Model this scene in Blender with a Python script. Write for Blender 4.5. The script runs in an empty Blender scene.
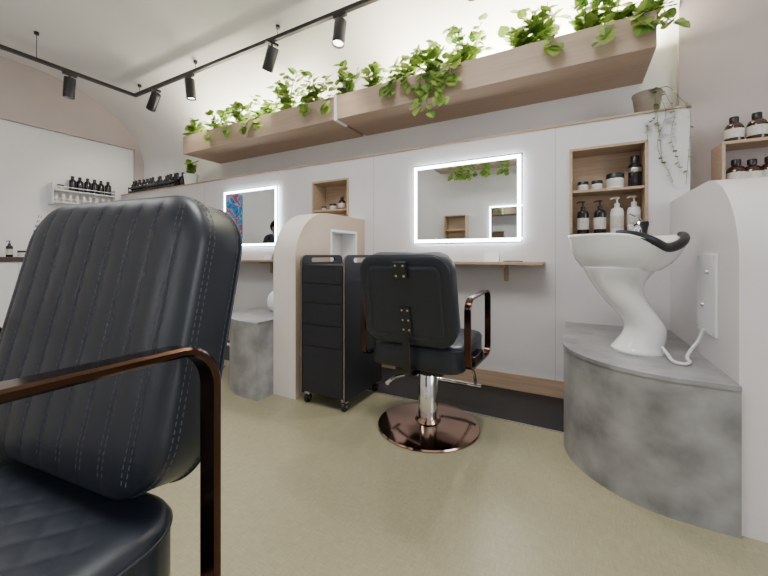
import bpy, bmesh, math, random
from mathutils import Vector, Matrix
random.seed(7)
C = bpy.context.scene.collection
PI = math.pi
F = 350.0; SN, CS = math.sin(math.radians(28.6)), math.cos(math.radians(28.6)); CZ = .95
def X(px, Y):                       # world x of an image column on the plane y = Y
    u = (px-384)/F
    return Y*(-SN+CS*u)/(CS+SN*u)

# ------------------------------------------------------------ materials
def mat(name, col, rough=.5, metal=0, var=0, scale=8, bump=0, bscale=60, emit=0, stretch=None, trans=0, coat=0, detail=4, spec=None, dist=.003):
    m = bpy.data.materials.new(name); m.use_nodes = True
    nt = m.node_tree; b = nt.nodes['Principled BSDF']
    b.inputs['Base Color'].default_value = (*col, 1)
    b.inputs['Roughness'].default_value = rough; b.inputs['Metallic'].default_value = metal
    if spec is not None: b.inputs['Specular IOR Level'].default_value = spec
    if coat: b.inputs['Coat Weight'].default_value = coat; b.inputs['Coat Roughness'].default_value = .1
    if trans: b.inputs['Transmission Weight'].default_value = trans
    if emit:
        b.inputs['Emission Color'].default_value = (*col, 1); b.inputs['Emission Strength'].default_value = emit
    tc = nt.nodes.new('ShaderNodeTexCoord'); mp = nt.nodes.new('ShaderNodeMapping')
    nt.links.new(tc.outputs['Object'], mp.inputs['Vector'])
    if stretch: mp.inputs['Scale'].default_value = stretch
    n = nt.nodes.new('ShaderNodeTexNoise'); n.inputs['Scale'].default_value = scale; n.inputs['Detail'].default_value = detail
    nt.links.new(mp.outputs['Vector'], n.inputs['Vector'])
    if var:
        r = nt.nodes.new('ShaderNodeValToRGB')
        r.color_ramp.elements[0].position = .3; r.color_ramp.elements[1].position = .7
        r.color_ramp.elements[0].color = (*[c*(1-var) for c in col], 1)
        r.color_ramp.elements[1].color = (*[min(1, c*(1+var)) for c in col], 1)
        nt.links.new(n.outputs['Fac'], r.inputs['Fac']); nt.links.new(r.outputs['Color'], b.inputs['Base Color'])
    if bump:
        n2 = nt.nodes.new('ShaderNodeTexNoise'); n2.inputs['Scale'].default_value = bscale; n2.inputs['Detail'].default_value = 3
        nt.links.new(mp.outputs['Vector'], n2.inputs['Vector'])
        bp = nt.nodes.new('ShaderNodeBump'); bp.inputs['Strength'].default_value = bump; bp.inputs['Distance'].default_value = dist
        nt.links.new(n2.outputs['Fac'], bp.inputs['Height']); nt.links.new(bp.outputs['Normal'], b.inputs['Normal'])
    return m
M = {}
def floormat():
    m = bpy.data.materials.new('woven_vinyl'); m.use_nodes = True; nt = m.node_tree; b = nt.nodes['Principled BSDF']
    tc = nt.nodes.new('ShaderNodeTexCoord'); tot = None
    for scl, s, w in (((1,.12,1),200,.36),((.12,1,1),200,.36),((1,1,1),1.5,.32)):
        mp = nt.nodes.new('ShaderNodeMapping'); mp.inputs['Scale'].default_value = scl; nt.links.new(tc.outputs['Object'], mp.inputs['Vector'])
        n = nt.nodes.new('ShaderNodeTexNoise'); n.inputs['Scale'].default_value = s; n.inputs['Detail'].default_value = 3; nt.links.new(mp.outputs['Vector'], n.inputs['Vector'])
        k = nt.nodes.new('ShaderNodeMath'); k.operation = 'MULTIPLY_ADD'; k.inputs[1].default_value = w; nt.links.new(n.outputs['Fac'], k.inputs[0])
        k.inputs[2].default_value = 0
        if tot is not None: nt.links.new(tot, k.inputs[2])
        tot = k.outputs[0]
    r = nt.nodes.new('ShaderNodeValToRGB'); r.color_ramp.elements[0].position = .36; r.color_ramp.elements[1].position = .68
    r.color_ramp.elements[0].color = (.235,.214,.126,1); r.color_ramp.elements[1].color = (.345,.318,.204,1)
    nt.links.new(tot, r.inputs['Fac']); nt.links.new(r.outputs['Color'], b.inputs['Base Color']); b.inputs['Roughness'].default_value = .36
    bp = nt.nodes.new('ShaderNodeBump'); bp.inputs['Strength'].default_value = .12; bp.inputs['Distance'].default_value = .001
    nt.links.new(tot, bp.inputs['Height']); nt.links.new(bp.outputs['Normal'], b.inputs['Normal'])
    return m
M['floor'] = floormat()
M['dark_floor'] = mat('dark_vinyl', (.012,.011,.013), .5, var=.2, scale=20)
M['partition'] = mat('partition_paint', (.655,.635,.645), .5, var=.02, scale=3)
M['white_wall'] = mat('white_plaster', (.80,.79,.79), .6, var=.02, scale=2)
M['pink_wall'] = mat('blush_plaster', (.46,.40,.385), .7, var=.03, scale=3)
M['divider'] = mat('divider_laminate', (.66,.63,.635), .35, var=.02, scale=3)
M['cream_lam'] = mat('cream_laminate', (.68,.63,.585), .35, var=.02, scale=3)
M['beige'] = mat('beige_laminate', (.51,.39,.28), .32, var=.06, scale=4)
M['oak'] = mat('light_oak', (.44,.315,.21), .5, var=.13, scale=14, stretch=(.25,4,4), bump=.1, bscale=40)
M['oak_pink'] = mat('planter_oak', (.42,.31,.225), .5, var=.09, scale=12, stretch=(.2,5,5))
M['concrete'] = mat('concrete_laminate', (.25,.248,.248), .32, var=.40, scale=7, bump=.1, bscale=30, detail=12)
M['leather'] = mat('black_leather', (.010,.0135,.0215), .38, bump=.2, bscale=700, spec=.5, dist=.0006)
M['thread'] = mat('grey_thread', (.06,.07,.09), .7)
M['bronze'] = mat('dark_bronze', (.085,.045,.033), .15, 1, var=.1, scale=5)
M['bronze_plate'] = mat('bronze_disc', (.46,.30,.235), .10, 1)
M['chrome'] = mat('chrome', (.8,.8,.82), .1, 1)
M['steel'] = mat('brushed_steel', (.55,.55,.56), .3, 1)
M['black'] = mat('black_plastic', (.008,.008,.010), .38)
M['black_lam'] = mat('black_laminate', (.013,.014,.019), .50, var=.1, scale=30, spec=.35)
M['ply'] = mat('plywood_edge', (.20,.14,.10), .5, var=.2, scale=40, stretch=(1,1,.2))
M['ceramic'] = mat('white_ceramic', (.86,.87,.88), .08, coat=.5)
M['mirror'] = mat('mirror_glass', (.80,.83,.84), .01, 1)
M['led'] = mat('led_strip', (.86,.92,1.0), .4, emit=20)
M['halo'] = mat('bloom_ring', (.90,.94,1.0), .4, emit=14)  # emission of the added ring that imitates bloom
M['white'] = mat('white_plastic', (.78,.78,.78), .35)
M['panel_grey'] = mat('grey_panel', (.74,.745,.75), .3)
M['cream'] = mat('cream_plastic', (.75,.70,.62), .35)
M['label'] = mat('paper_label', (.60,.57,.52), .6, var=.2, scale=150)
M['amber'] = mat('amber_glass', (.045,.014,.007), .12, coat=.4)
M['dark_glass'] = mat('dark_glass', (.012,.010,.013), .15)
M['pot'] = mat('taupe_pot', (.28,.24,.19), .6, var=.1, scale=20)
M['soil'] = mat('soil', (.03,.02,.015), .9, var=.4, scale=60)
M['stem'] = mat('green_stem', (.13,.22,.05), .5)
M['lamp_glow'] = mat('lamp_lens', (1,.95,.86), .4, emit=12)
M['skin'] = mat('skin', (.55,.33,.24), .5)
M['hair'] = mat('black_hair', (.012,.010,.010), .45, bump=.5, bscale=200)
M['shirt'] = mat('dark_cloth', (.03,.032,.04), .8)
M['lip'] = mat('lip', (.30,.11,.09), .5)
M['counter'] = mat('walnut_counter', (.06,.035,.025), .4, var=.2, scale=15, stretch=(4,.3,4))
def leafmat(name, a, b_):
    m = bpy.data.materials.new(name); m.use_nodes = True; nt = m.node_tree; b = nt.nodes['Principled BSDF']
    g = nt.nodes.new('ShaderNodeNewGeometry'); r = nt.nodes.new('ShaderNodeValToRGB')
    r.color_ramp.elements[0].color = (*a, 1); r.color_ramp.elements[1].color = (*b_, 1)
    nt.links.new(g.outputs['Random Per Island'], r.inputs['Fac']); nt.links.new(r.outputs['Color'], b.inputs['Base Color'])
    b.inputs['Roughness'].default_value = .3
    t = nt.nodes.new('ShaderNodeBsdfTranslucent'); mx = nt.nodes.new('ShaderNodeMixShader'); mx.inputs[0].default_value = .45
    nt.links.new(r.outputs['Color'], t.inputs['Color'])
    nt.links.new(b.outputs[0], mx.inputs[1]); nt.links.new(t.outputs[0], mx.inputs[2])
    nt.links.new(mx.outputs[0], nt.nodes['Material Output'].inputs[0]); return m
M['leaf'] = leafmat('pothos_leaf', (.05,.17,.02), (.42,.54,.12))
M['leaf2'] = leafmat('vine_leaf', (.12,.15,.06), (.28,.30,.14))
def paintmat():
    m = bpy.data.materials.new('abstract_paint'); m.use_nodes = True; nt = m.node_tree; b = nt.nodes['Principled BSDF']
    tc = nt.nodes.new('ShaderNodeTexCoord'); n = nt.nodes.new('ShaderNodeTexNoise'); n.inputs['Scale'].default_value = 4; n.inputs['Detail'].default_value = 2; n.inputs['Distortion'].default_value = 2
    r = nt.nodes.new('ShaderNodeValToRGB'); r.color_ramp.interpolation = 'CONSTANT'
    cols = [(0,(.02,.05,.25)),(.38,(.03,.25,.55)),(.48,(.25,.50,.75)),(.53,(.55,.06,.10)),(.60,(.06,.12,.40)),(.68,(.7,.4,.2))]
    e = r.color_ramp.elements; e[0].position = 0; e[0].color = (*cols[0][1],1); e[1].position = cols[-1][0]; e[1].color = (*cols[-1][1],1)
    for p, c in cols[1:-1]:
        q = e.new(p); q.color = (*c, 1)
    nt.links.new(tc.outputs['Object'], n.inputs['Vector']); nt.links.new(n.outputs['Fac'], r.inputs['Fac']); nt.links.new(r.outputs['Color'], b.inputs['Base Color'])
    return m
M['paint'] = paintmat()

# ------------------------------------------------------------ helpers
def obj(name, bm, m, parent=None, smooth=False, recalc=True):
    if recalc: bmesh.ops.recalc_face_normals(bm, faces=bm.faces[:])
    me = bpy.data.meshes.new(name); bm.to_mesh(me); bm.free()
    me.materials.append(m)
    o = bpy.data.objects.new(name, me); C.objects.link(o)
    if smooth:
        for p in me.polygons: p.use_smooth = True
        if smooth != 'all': me.set_sharp_from_angle(angle=math.radians(40))
    if parent: o.parent = parent
    return o
def tag(o, label, cat, group=None):
    o['label'] = label; o['category'] = cat
    if group: o['group'] = group
    return o
def thing(name, label, cat, loc=(0,0,0), rz=0, group=None):
    o = bpy.data.objects.new(name, None); C.objects.link(o); o.empty_display_size = .05
    o.location = loc; o.rotation_euler = (0,0,rz); return tag(o, label, cat, group)
def struct(name, bm, m, smooth=False):
    o = obj(name, bm, m, None, smooth); o['kind'] = 'structure'; return o
def copy_tree(o, parent=None):
    c = o.copy(); C.objects.link(c)
    if parent: c.parent = parent
    for ch in list(o.children): copy_tree(ch, c)
    return c
def place(src, loc, label=None, rz=None, group=None):
    c = copy_tree(src); c.location = loc
    if label: c['label'] = label
    if rz is not None: c.rotation_euler.z = rz
    if group: c['group'] = group
    return c
def NB(): return bmesh.new()
def box(bm, x0, x1, y0, y1, z0, z1, bev=0, mx=None):
    r = bmesh.ops.create_cube(bm, size=1)
    vs = r['verts']
    for v in vs:
        v.co = Vector(((x0+x1)/2+v.co.x*(x1-x0), (y0+y1)/2+v.co.y*(y1-y0), (z0+z1)/2+v.co.z*(z1-z0)))
    if mx is not None:
        for v in vs: v.co = mx @ v.co
    if bev:
        es = list({e for v in vs for e in v.link_edges})
        bmesh.ops.bevel(bm, geom=es, offset=bev, segments=2, affect='EDGES', profile=.7)
    return bm
def lathe(bm, prof, c=(0,0,0), seg=24, mx=None):
    rings = []
    for r, z in prof:
        if r <= 1e-6: rings.append([bm.verts.new(Vector((0,0,z)))])
        else: rings.append([bm.verts.new(Vector((r*math.cos(2*PI*k/seg), r*math.sin(2*PI*k/seg), z))) for k in range(seg)])
    for a, b in zip(rings, rings[1:]):
        for k in range(seg):
            k2 = (k+1) % seg
            if len(a) == 1 and len(b) == 1: continue
            if len(a) == 1: bm.faces.new((a[0], b[k], b[k2]))
            elif len(b) == 1: bm.faces.new((a[k], b[0], a[k2]))
            else: bm.faces.new((a[k], a[k2], b[k2], b[k]))
    for rr in rings:
        for v in rr:
            if mx is not None: v.co = mx @ v.co
            v.co += Vector(c)
    return bm
def cat(pts, n=8, closed=False):
    P = [Vector(p) for p in pts]; out = []
    N = len(P)
    rng = range(N) if closed else range(N-1)
    for i in rng:
        p0 = P[(i-1) % N] if closed or i > 0 else P[0]*2-P[1]
        p1 = P[i]; p2 = P[(i+1) % N]
        p3 = P[(i+2) % N] if closed or i+2 < N else P[-1]*2-P[-2]
        for k in range(n):
            t = k/n
            out.append(.5*((2*p1)+(-p0+p2)*t+(2*p0-5*p1+4*p2-p3)*t*t+(-p0+3*p1-3*p2+p3)*t**3))
    if not closed: out.append(P[-1])
    return out
def sweep(bm, pts, sect, closed=False, up=None, scales=None):
    P = [Vector(p) for p in pts]; N = len(P); rings = []
    prev = None
    for i in range(N):
        a = P[i-1] if (closed or i > 0) else P[0]
        b = P[(i+1) % N] if (closed or i < N-1) else P[-1]
        t = (b-a).normalized()
        if up is not None: ref = Vector(up)
        elif prev is not None: ref = prev
        else: ref = Vector((0,0,1)) if abs(t.z) < .9 else Vector((1,0,0))
        bb = (ref - t*ref.dot(t)).normalized(); prev = bb
        n = t.cross(bb)
        s = scales[i] if scales else 1
        rings.append([bm.verts.new(P[i]+n*x*s+bb*y*s) for x, y in sect])
    S = len(sect)
    for i in range(N if closed else N-1):
        a, b = rings[i], rings[(i+1) % N]
        for k in range(S): bm.faces.new((a[k], a[(k+1) % S], b[(k+1) % S], b[k]))
    if not closed:
        bm.faces.new(rings[0]); bm.faces.new(rings[-1][::-1])
    return bm
def circ(r, n=8): return [(r*math.cos(2*PI*k/n), r*math.sin(2*PI*k/n)) for k in range(n)]
def rect(w, h, c=.002): 
    w /= 2; h /= 2
    return [(w-c,-h),(w,-h+c),(w,h-c),(w-c,h),(-w+c,h),(-w,h-c),(-w,-h+c),(-w+c,-h)]
def tube(bm, pts, r, n=8, closed=False, scales=None): return sweep(bm, pts, circ(r, n), closed, None, scales)
def prism(bm, outer, holes, fn, lo, hi):
    """2-D outline (with holes) extruded; fn(a, b, c) -> xyz"""
    caps = []
    for c in (lo, hi):
        loops = []; edges = []
        for lp in [outer]+holes:
            vs = [bm.verts.new(fn(a, b, c)) for a, b in lp]
            es = [bm.edges.new((vs[i], vs[(i+1) % len(vs)])) for i in range(len(vs))]
            loops.append(vs); edges += es
        bmesh.ops.triangle_fill(bm, use_beauty=True, use_dissolve=False, edges=edges)
        caps.append(loops)
    for la, lb in zip(*caps):
        for i in range(len(la)):
            j = (i+1) % len(la); bm.faces.new((la[i], la[j], lb[j], lb[i]))
    return bm
def cushion(bm, W, H, R, a, Tf, Tb, r, front=None, nx=60, nz=40, mx=None, taper=0, back=None):
    def hw(z):
        q = abs(z)-(H-R)
        return W if q <= 0 else W-R+math.sqrt(max(0, R*R-q*q))
    def edge(x, z):
        qx, qz = abs(x)-W+R, abs(z)-H+R
        return max(0, -(math.hypot(max(qx,0), max(qz,0))+min(max(qx,qz),0)-R))
    def m(q): s = abs(q); return math.copysign(.55*s+.45*(1-(1-s)**2.4), q)
    def prof(e):
        if e >= r: return 1
        return (1-(1-e/r)**2.3)**(1/2.3)
    grids = []
    for side in (1, -1):
        g = []
        for j in range(nz+1):
            row = []
            z = m(-1+2*j/nz)*H; w = hw(z)
            for i in range(nx+1):
                x = m(-1+2*i/nx)*w; e = edge(x, z); p = prof(e)
                if side == 1: y = a+Tf*p+(front(x, z, e) if front else 0)
                else: y = -a-Tb*p+(back(x, z, e) if back else 0)
                xx = x*(1+taper*z/H)
                row.append(bm.verts.new(Vector((xx, y, z))))
            g.append(row)
        grids.append(g)
        for j in range(nz):
            for i in range(nx): bm.faces.new((g[j][i], g[j][i+1], g[j+1][i+1], g[j+1][i]))
    def border(g): return [g[0][i] for i in range(nx)]+[g[j][nx] for j in range(nz)]+[g[nz][i] for i in range(nx,0,-1)]+[g[j][0] for j in range(nz,0,-1)]
    A, B = border(grids[0]), border(grids[1]); n = len(A)
    path = [v.co.copy() for v in A]
    for i in range(n): bm.faces.new((A[i], A[(i+1) % n], B[(i+1) % n], B[i]))
    if mx is not None:
        for g in grids:
            for row in g:
                for v in row: v.co = mx @ v.co
    return path
def dashes(bm, path, L=.006, gap=.004, r=.0008, mx=None, closed=True):
    P = path; acc = 0; nxt = 0; N = len(P)
    for i in range(N if closed else N-1):
        a, b = P[i], P[(i+1) % N]; d = (b-a).length
        if d < 1e-7: continue
        t = (b-a)/d; s = nxt-acc
        while s < d:
            p = a+t*s; q = p+t*L
            up = Vector((0,1,0)); n = t.cross(up)
            vs = []
            for pt in (p, q):
                for (u, v) in ((r,0),(0,r),(-r,0),(0,-r)): vs.append(bm.verts.new(mx @ (pt+n*u+up*v) if mx is not None else pt+n*u+up*v))
            for k in range(4): bm.faces.new((vs[k], vs[(k+1)%4], vs[4+(k+1)%4], vs[4+k]))
            bm.faces.new(vs[:4]); bm.faces.new(vs[4:][::-1])
            nxt += L+gap; s = nxt-acc
        acc += d

# ------------------------------------------------------------ room shell
YP, YB, XL, XE = 2.6, 2.9, -5.7, .58     # partition face, back wall, left wall, partition end
RC, RV = 1.35, .95                        # cove: horizontal and vertical radius
bm = NB(); box(bm, -5.9, 3, -1.4, 2.95, -.1, 0); struct('floor', bm, M['floor'])
bm = NB(); box(bm, -1.61, -.05, 2.10, 2.6, 0, .004); struct('trim_1', bm, M['dark_floor'])
bm = NB(); box(bm, -5.7, -2.35, 2.10, 2.6, 0, .004); struct('trim_2', bm, M['dark_floor'])
bm = NB(); box(bm, -1.61, -.05, 2.092, 2.10, 0, .005); struct('trim_3', bm, M['steel'])
NX0, NX1, NZ0, NZ1 = -.03, .385, 1.07, 1.64
NXL = -2.19
holes = []
for x0 in (NX0, NXL): holes.append([(x0,NZ0),(x0+NX1-NX0,NZ0),(x0+NX1-NX0,NZ1),(x0,NZ1)])
bm = NB(); prism(bm, [(XL,0),(XE,0),(XE,1.8),(XL,1.8)], holes, lambda a,b,c: (a,c,b), YP, YB)
struct('wall_partition', bm, M['partition'])
bm = NB(); box(bm, XL, XE+.004, YP-.012, YB, 1.8, 1.812, .003); struct('trim_4', bm, M['oak'])
bm = NB(); box(bm, -1.61, -.05, YP-.014, YP, .004, .115, .002); struct('baseboard_back', bm, M['oak'])
bm = NB(); box(bm, -5.7, -2.35, YP-.014, YP, .004, .115, .002); struct('baseboard_left', bm, M['oak'])
for i, x in enumerate((-1.52, -.115, -3.82)):
    bm = NB(); box(bm, x-.001, x+.001, YP-.0006, YP, .115, 1.8); struct('trim_%d' % (5+i), bm, M['pot'])
bm = NB(); pr = [(YB,1.75)]
ZC = 3.2
for k in range(41):
    t = k/40*PI/2; pr.append((YB-RC+RC*math.cos(t), ZC-RV+RV*math.sin(t)))
out = [(YB+.1,1.75),(YB+.1,3.3),(YB-RC,3.3)]
poly = pr+out[::-1]
v0 = [bm.verts.new((-5.95,a,b)) for a,b in poly]; v1 = [bm.verts.new((XE,a,b)) for a,b in poly]
for i in range(len(poly)):
    j = (i+1) % len(poly); bm.faces.new((v0[i], v0[j], v1[j], v1[i]))
bm.faces.new(v0[::-1]); bm.faces.new(v1)
struct('wall_back', bm, M['white_wall'], smooth=True)
bm = NB(); box(bm, XE, 3, 2.85, 3.0, 0, 3.2); struct('wall_back_right', bm, M['pink_wall'])
bm = NB(); box(bm, -5.95, 3, -1.4, YB-RC, 3.2, 3.3); box(bm, XE, 3, YB-RC, 2.95, 3.2, 3.3); struct('ceiling', bm, M['white_wall'])
bm = NB(); box(bm, -6.0, -5.75, -1.4, 2.9, 0, 2.52); struct('wall_left', bm, M['white_wall'])
bm = NB(); box(bm, -6.0, XL, -1.4, 2.95, 2.5, 3.25); box(bm, -5.75, XL, 2.78, 2.9, 1.8, 2.5); struct('wall_left_upper', bm, M['pink_wall'])
bm = NB(); box(bm, -6.0, 3.0, -1.5, -1.4, 0, 3.25); struct('wall_front', bm, M['partition'])
bm = NB(); box(bm, 3.0, 3.1, -1.5, 3.0, 0, 3.25); struct('wall_right', bm, M['white_wall'])

# ------------------------------------------------------------ wall niches
def niche(label, loc, group='oak niches in the partition'):
    t = thing('display_niche', label, 'shelf', loc, 0, group)
    w, h, d, th = NX1-NX0, NZ1-NZ0, .19, .016
    bm = NB(); prism(bm, [(0,0),(w,0),(w,h),(0,h)], [[(th,th),(w-th,th),(w-th,h-th),(th,h-th)]], lambda a,b,c: (a,c,b), -.012, d)
    obj('frame', bm, M['oak'], t)
    bm = NB(); box(bm, th, w-th, d-.012, d-.002, th, h-th); obj('back_panel', bm, M['oak'], t)
    bm = NB(); box(bm, th, w-th, .0, d-.012, .285, .300); obj('shelf_board', bm, M['oak'], t)
    return t
niche('oak box niche with white and black pump bottles beside the large wash basin', (NX0, YP, NZ0))
niche('oak box niche above the middle arched divider', (NXL, YP, NZ0))

# ------------------------------------------------------------ mirrors
MW, MH = .82, .62
def mirror():
    t = thing('backlit_mirror', 'rectangular backlit mirror on the wall behind the near styling chair', 'mirror', (-1.135, YP, 1.035), 0, 'backlit mirrors')
    bm = NB(); box(bm, .03, MW-.03, -.028, 0, .03, MH-.03, .003); obj('backing', bm, M['steel'], t)
    bm = NB(); a, b = .014, .028
    prism(bm, [(a,a),(MW-a,a),(MW-a,MH-a),(a,MH-a)], [[(b,b),(MW-b,b),(MW-b,MH-b),(b,MH-b)]], lambda p,q,c: (p,c,q), -.024, -.012); obj('bloom_ring', bm, M['halo'], t)  # added glow ring, imitates the bloom around the lit mirror
    bm = NB(); box(bm, 0, MW, -.034, -.028, 0, MH); obj('glass', bm, M['mirror'], t)
    a, b = .010, .034
    bm = NB(); prism(bm, [(a,a),(MW-a,a),(MW-a,MH-a),(a,MH-a)], [[(b,b),(MW-b,b),(MW-b,MH-b),(b,MH-b)]], lambda p,q,c: (p,c,q), -.0355, -.0338)
    obj('light_strip', bm, M['led'], t)
    return t
mir = mirror()
place(mir, (-1.135-2.3, YP, 1.035), 'rectangular backlit mirror left of the middle arched divider reflecting a painting')
place(mir, (-.55, -1.4, 1.22), 'backlit mirror on the opposite wall, seen only as a reflection', PI)

def wshelf():
    t = thing('slim_shelf', 'slim oak shelf under the mirror of the near styling chair', 'shelf', (-.725, YP, .885), 0, 'slim oak shelves under the mirrors')
    bm = NB(); box(bm, -.55, .55, -.2, 0, 0, .02, .003); obj('board', bm, M['oak'], t)
    for x in (-.3, .3):
        bm = NB(); sweep(bm, [(x,-.010,-.12),(x,-.010,-.012),(x,-.16,-.012)], rect(.012,.030,.002), up=(1,0,0)); obj('bracket', bm, M['oak'], t)
    return t
ws = wshelf(); place(ws, (-3.025, YP, .885), 'slim oak shelf under the mirror left of the middle arched divider')
def card(loc, label, w=.09, h=.07):
    bm = NB(); sweep(bm, [(0,0.03,0),(0,0,h),(0,-.03,0)], rect(.0025,w,.0005), up=(1,0,0))
    o = obj('card_stand', bm, M['white'], None); o.location = loc; tag(o, label, 'card'); return o
card((-.50,2.47,.905), 'small white folded card standing on the shelf below the near mirror', .10,.07)
card((-2.62,2.47,.905), 'small white folded card standing on the shelf below the far mirror', .10,.07)
bm = NB(); tube(bm, cat([(-.42,2.45,.908),(-.38,2.42,.909),(-.34,2.46,.909),(-.30,2.44,.908)],6), .004, 6)
tag(obj('charging_cable', bm, M['black'], smooth=True), 'short black cable lying on the shelf below the near mirror', 'cable')

# ------------------------------------------------------------ arched dividers
DTOP, DR = 1.26, .34
def divider(label, x0, with_niche, DY0, bodym):
    t = thing('arched_divider', label, 'divider', (x0, DY0, 0), 0, 'arched dividers')
    L = YP-DY0
    o = [(0,0),(L,0),(L,DTOP)]
    for k in range(25):
        a = PI/2+k/24*PI/2; o.append((DR+DR*math.cos(a), DTOP-DR+DR*math.sin(a)))
    q = 2.12-DY0
    hole = [[(q,.88),(q+.34,.88),(q+.34,1.135),(q,1.135)]] if with_niche else []
    bm = NB()
    if with_niche:
        prism(bm, o, [], lambda a,b,c: (c,a,b), 0, .06); prism(bm, o, hole, lambda a,b,c: (c,a,b), .06, .197)
    else: prism(bm, o, [], lambda a,b,c: (c,a,b), 0, .197)
    obj('panel_body', bm, bodym, t, smooth=True)
    bm = NB(); prism(bm, o, hole, lambda a,b,c: (c,a,b), .197, .2); obj('side_panel', bm, M['beige'], t)
    if with_niche:
        e = .010
        bm = NB(); prism(bm, [(q-e,.88-e),(q+.34+e,.88-e),(q+.34+e,1.135+e),(q-e,1.135+e)], [[(q+e,.88+e),(q+.34-e,.88+e),(q+.34-e,1.135-e),(q+e,1.135-e)]], lambda a,b,c: (c,a,b), .061, .206)
        obj('niche_frame', bm, M['white'], t)
    return t
divider('large arched white divider at the right beside the wash basin', .49, False, 1.62, M['divider'])
divider('middle arched divider with beige side and square niche behind the black trolley', .49-2.3, True, 1.74, M['cream_lam'])

# ------------------------------------------------------------ concrete platforms
PZ = .51
def platform():
    t = thing('wash_platform', 'curved concrete look platform carrying the large wash basin at right', 'platform', (.49, 2.6, 0), 0, 'concrete platforms')
    o = [(0,0),(0,-1.0),(-.13,-1.0)]
    for k in range(1, 33):
        a = -PI/2-k/32*PI/2; o.append((-.13+.41*math.cos(a), -.59+.41*math.sin(a)))
    o += [(-.54,0)]
    bm = NB(); prism(bm, o, [], lambda a,b,c: (a,b,c), 0, PZ-.004); obj('body', bm, M['concrete'], t, smooth=True)
    def off(p, d):
        cx, cy = -.2, -.5; v = Vector((p[0]-cx, p[1]-cy)); return (p[0]+v.x/v.length*d if p[0] < -.01 else p[0], p[1]+v.y/v.length*d if p[1] < -.01 else p[1])
    bm = NB(); prism(bm, [off(p,.004) for p in o], [], lambda a,b,c: (a,b,c), PZ-.016, PZ); obj('top', bm, M['concrete'], t, smooth=True)
    return t
pf = platform(); place(pf, (.49-2.3, 2.6, 0), 'concrete look platform left of the middle arched divider')

# ------------------------------------------------------------ wash basin (neck side = local +X)
def basin():
    t = thing('wash_basin', 'large white ceramic hair wash basin with black neck rest by the right divider', 'wash basin', (.225, 1.97, PZ), math.radians(-46), 'hair wash basins')
    secs = [(.016,.020,0,.104,.098),(.016,.020,.012,.104,.098),(.022,.026,.035,.095,.088),(.036,.036,.08,.085,.078),(.038,.034,.12,.081,.074),(.022,.012,.17,.081,.075),(.000,-.018,.22,.085,.080),(-.020,-.036,.27,.092,.090),(-.032,-.040,.315,.108,.108),(-.034,-.034,.36,.135,.135),(-.032,-.028,.385,.15,.15)]
    pts = cat([(a,b,c) for a,b,c,_,_ in secs], 5); rr = cat([(c,d,0) for _,_,_,c,d in secs], 5)
    bm = NB(); rings = []
    for p, q in zip(pts, rr):
        rings.append([bm.verts.new((p.x+q.x*math.cos(2*PI*k/32), p.y+q.y*math.sin(2*PI*k/32), p.z)) for k in range(32)])
    for a, b in zip(rings, rings[1:]):
        for k in range(32): bm.faces.new((a[k], a[(k+1)%32], b[(k+1)%32], b[k]))
    bm.faces.new(rings[0]); bm.faces.new(rings[-1])
    obj('pedestal', bm, M['ceramic'], t, smooth='all')
    def rim(ph):
        n = math.exp(-(ph/.55)**2)
        return .535-.065*n
    N = 80; bm = NB(); rings = []
    prof = [(.40,.0),(.54,.06),(.69,.17),(.82,.35),(.91,.57),(.975,.80),(1.01,.93),(1.025,.97),(1.02,1.0),(.97,1.0),(.94,.97),(.87,.75),(.74,.5),(.5,.3),(.25,.22),(.05,.2)]
    for s, h in prof:
        ring = []
        for k in range(N):
            ph = -PI+2*PI*k/N; zt = rim(ph)
            rx = .240 if math.cos(ph) < 0 else .228
            neck = 1-.10*math.exp(-(ph/.30)**2)*(s if s > .7 else 0)
            z0 = .350
            ring.append(bm.verts.new((-.04*(1-s)+rx*s*neck*math.cos(ph)-.03, .230*s*math.sin(ph)-.03*(1-s), z0+(zt-z0)*h)))
        rings.append(ring)
    for a, b in zip(rings, rings[1:]):
        for k in range(N): bm.faces.new((a[k], a[(k+1)%N], b[(k+1)%N], b[k]))
    bm.faces.new(rings[0]); bm.faces.new(rings[-1])
    obj('bowl', bm, M['ceramic'], t, smooth='all')
    pts = []; scl = []
    for k in range(31):
        ph = -1.0+2.0*k/30; neck = 1-.10*math.exp(-(ph/.30)**2)
        pts.append((.218*neck*math.cos(ph)-.03, .220*math.sin(ph), rim(ph)+.001)); scl.append(.45+.55*math.cos(ph*1.3))
    bm = NB(); sweep(bm, pts, [(a*1.15,b*1.2) for a,b in circ(.0175,12)], up=(0,0,1), scales=scl); obj('neck_rest', bm, M['black'], t, smooth=True)
    mx_, my_ = -.08, .155
    bm = NB(); lathe(bm, [(0,.50),(.024,.50),(.024,.535),(.020,.545),(.020,.585),(.022,.59),(.016,.605),(0,.608)], (mx_,my_,0), 18)
    tube(bm, cat([(mx_,my_,.565),(mx_+.02,my_-.05,.590),(mx_+.03,my_-.09,.580)],5), .012, 10); obj('mixer', bm, M['chrome'], t, smooth=True)
    bm = NB(); tube(bm, cat([(mx_+.01,my_+.01,.60),(mx_+.005,my_-.02,.625),(mx_+.0,my_-.06,.64)],5), .006, 8); obj('lever', bm, M['chrome'], t, smooth=True)
    bm = NB(); lathe(bm, [(0,.515),(.011,.515),(.011,.555),(.018,.585),(.018,.600),(0,.603)], (mx_+.05,my_-.03,0), 16); obj('hand_spray', bm, M['black'], t, smooth=True)
    return t
bs = basin()
place(bs, (-2.05, 2.31, PZ), 'white ceramic wash basin hidden behind the middle arched divider')
t = thing('ceramic_piece', 'small rounded white ceramic piece on the far platform beside the middle divider', 'container', (-2.045, 2.03, PZ))  # guessed container form for a white part that is not identified
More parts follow.
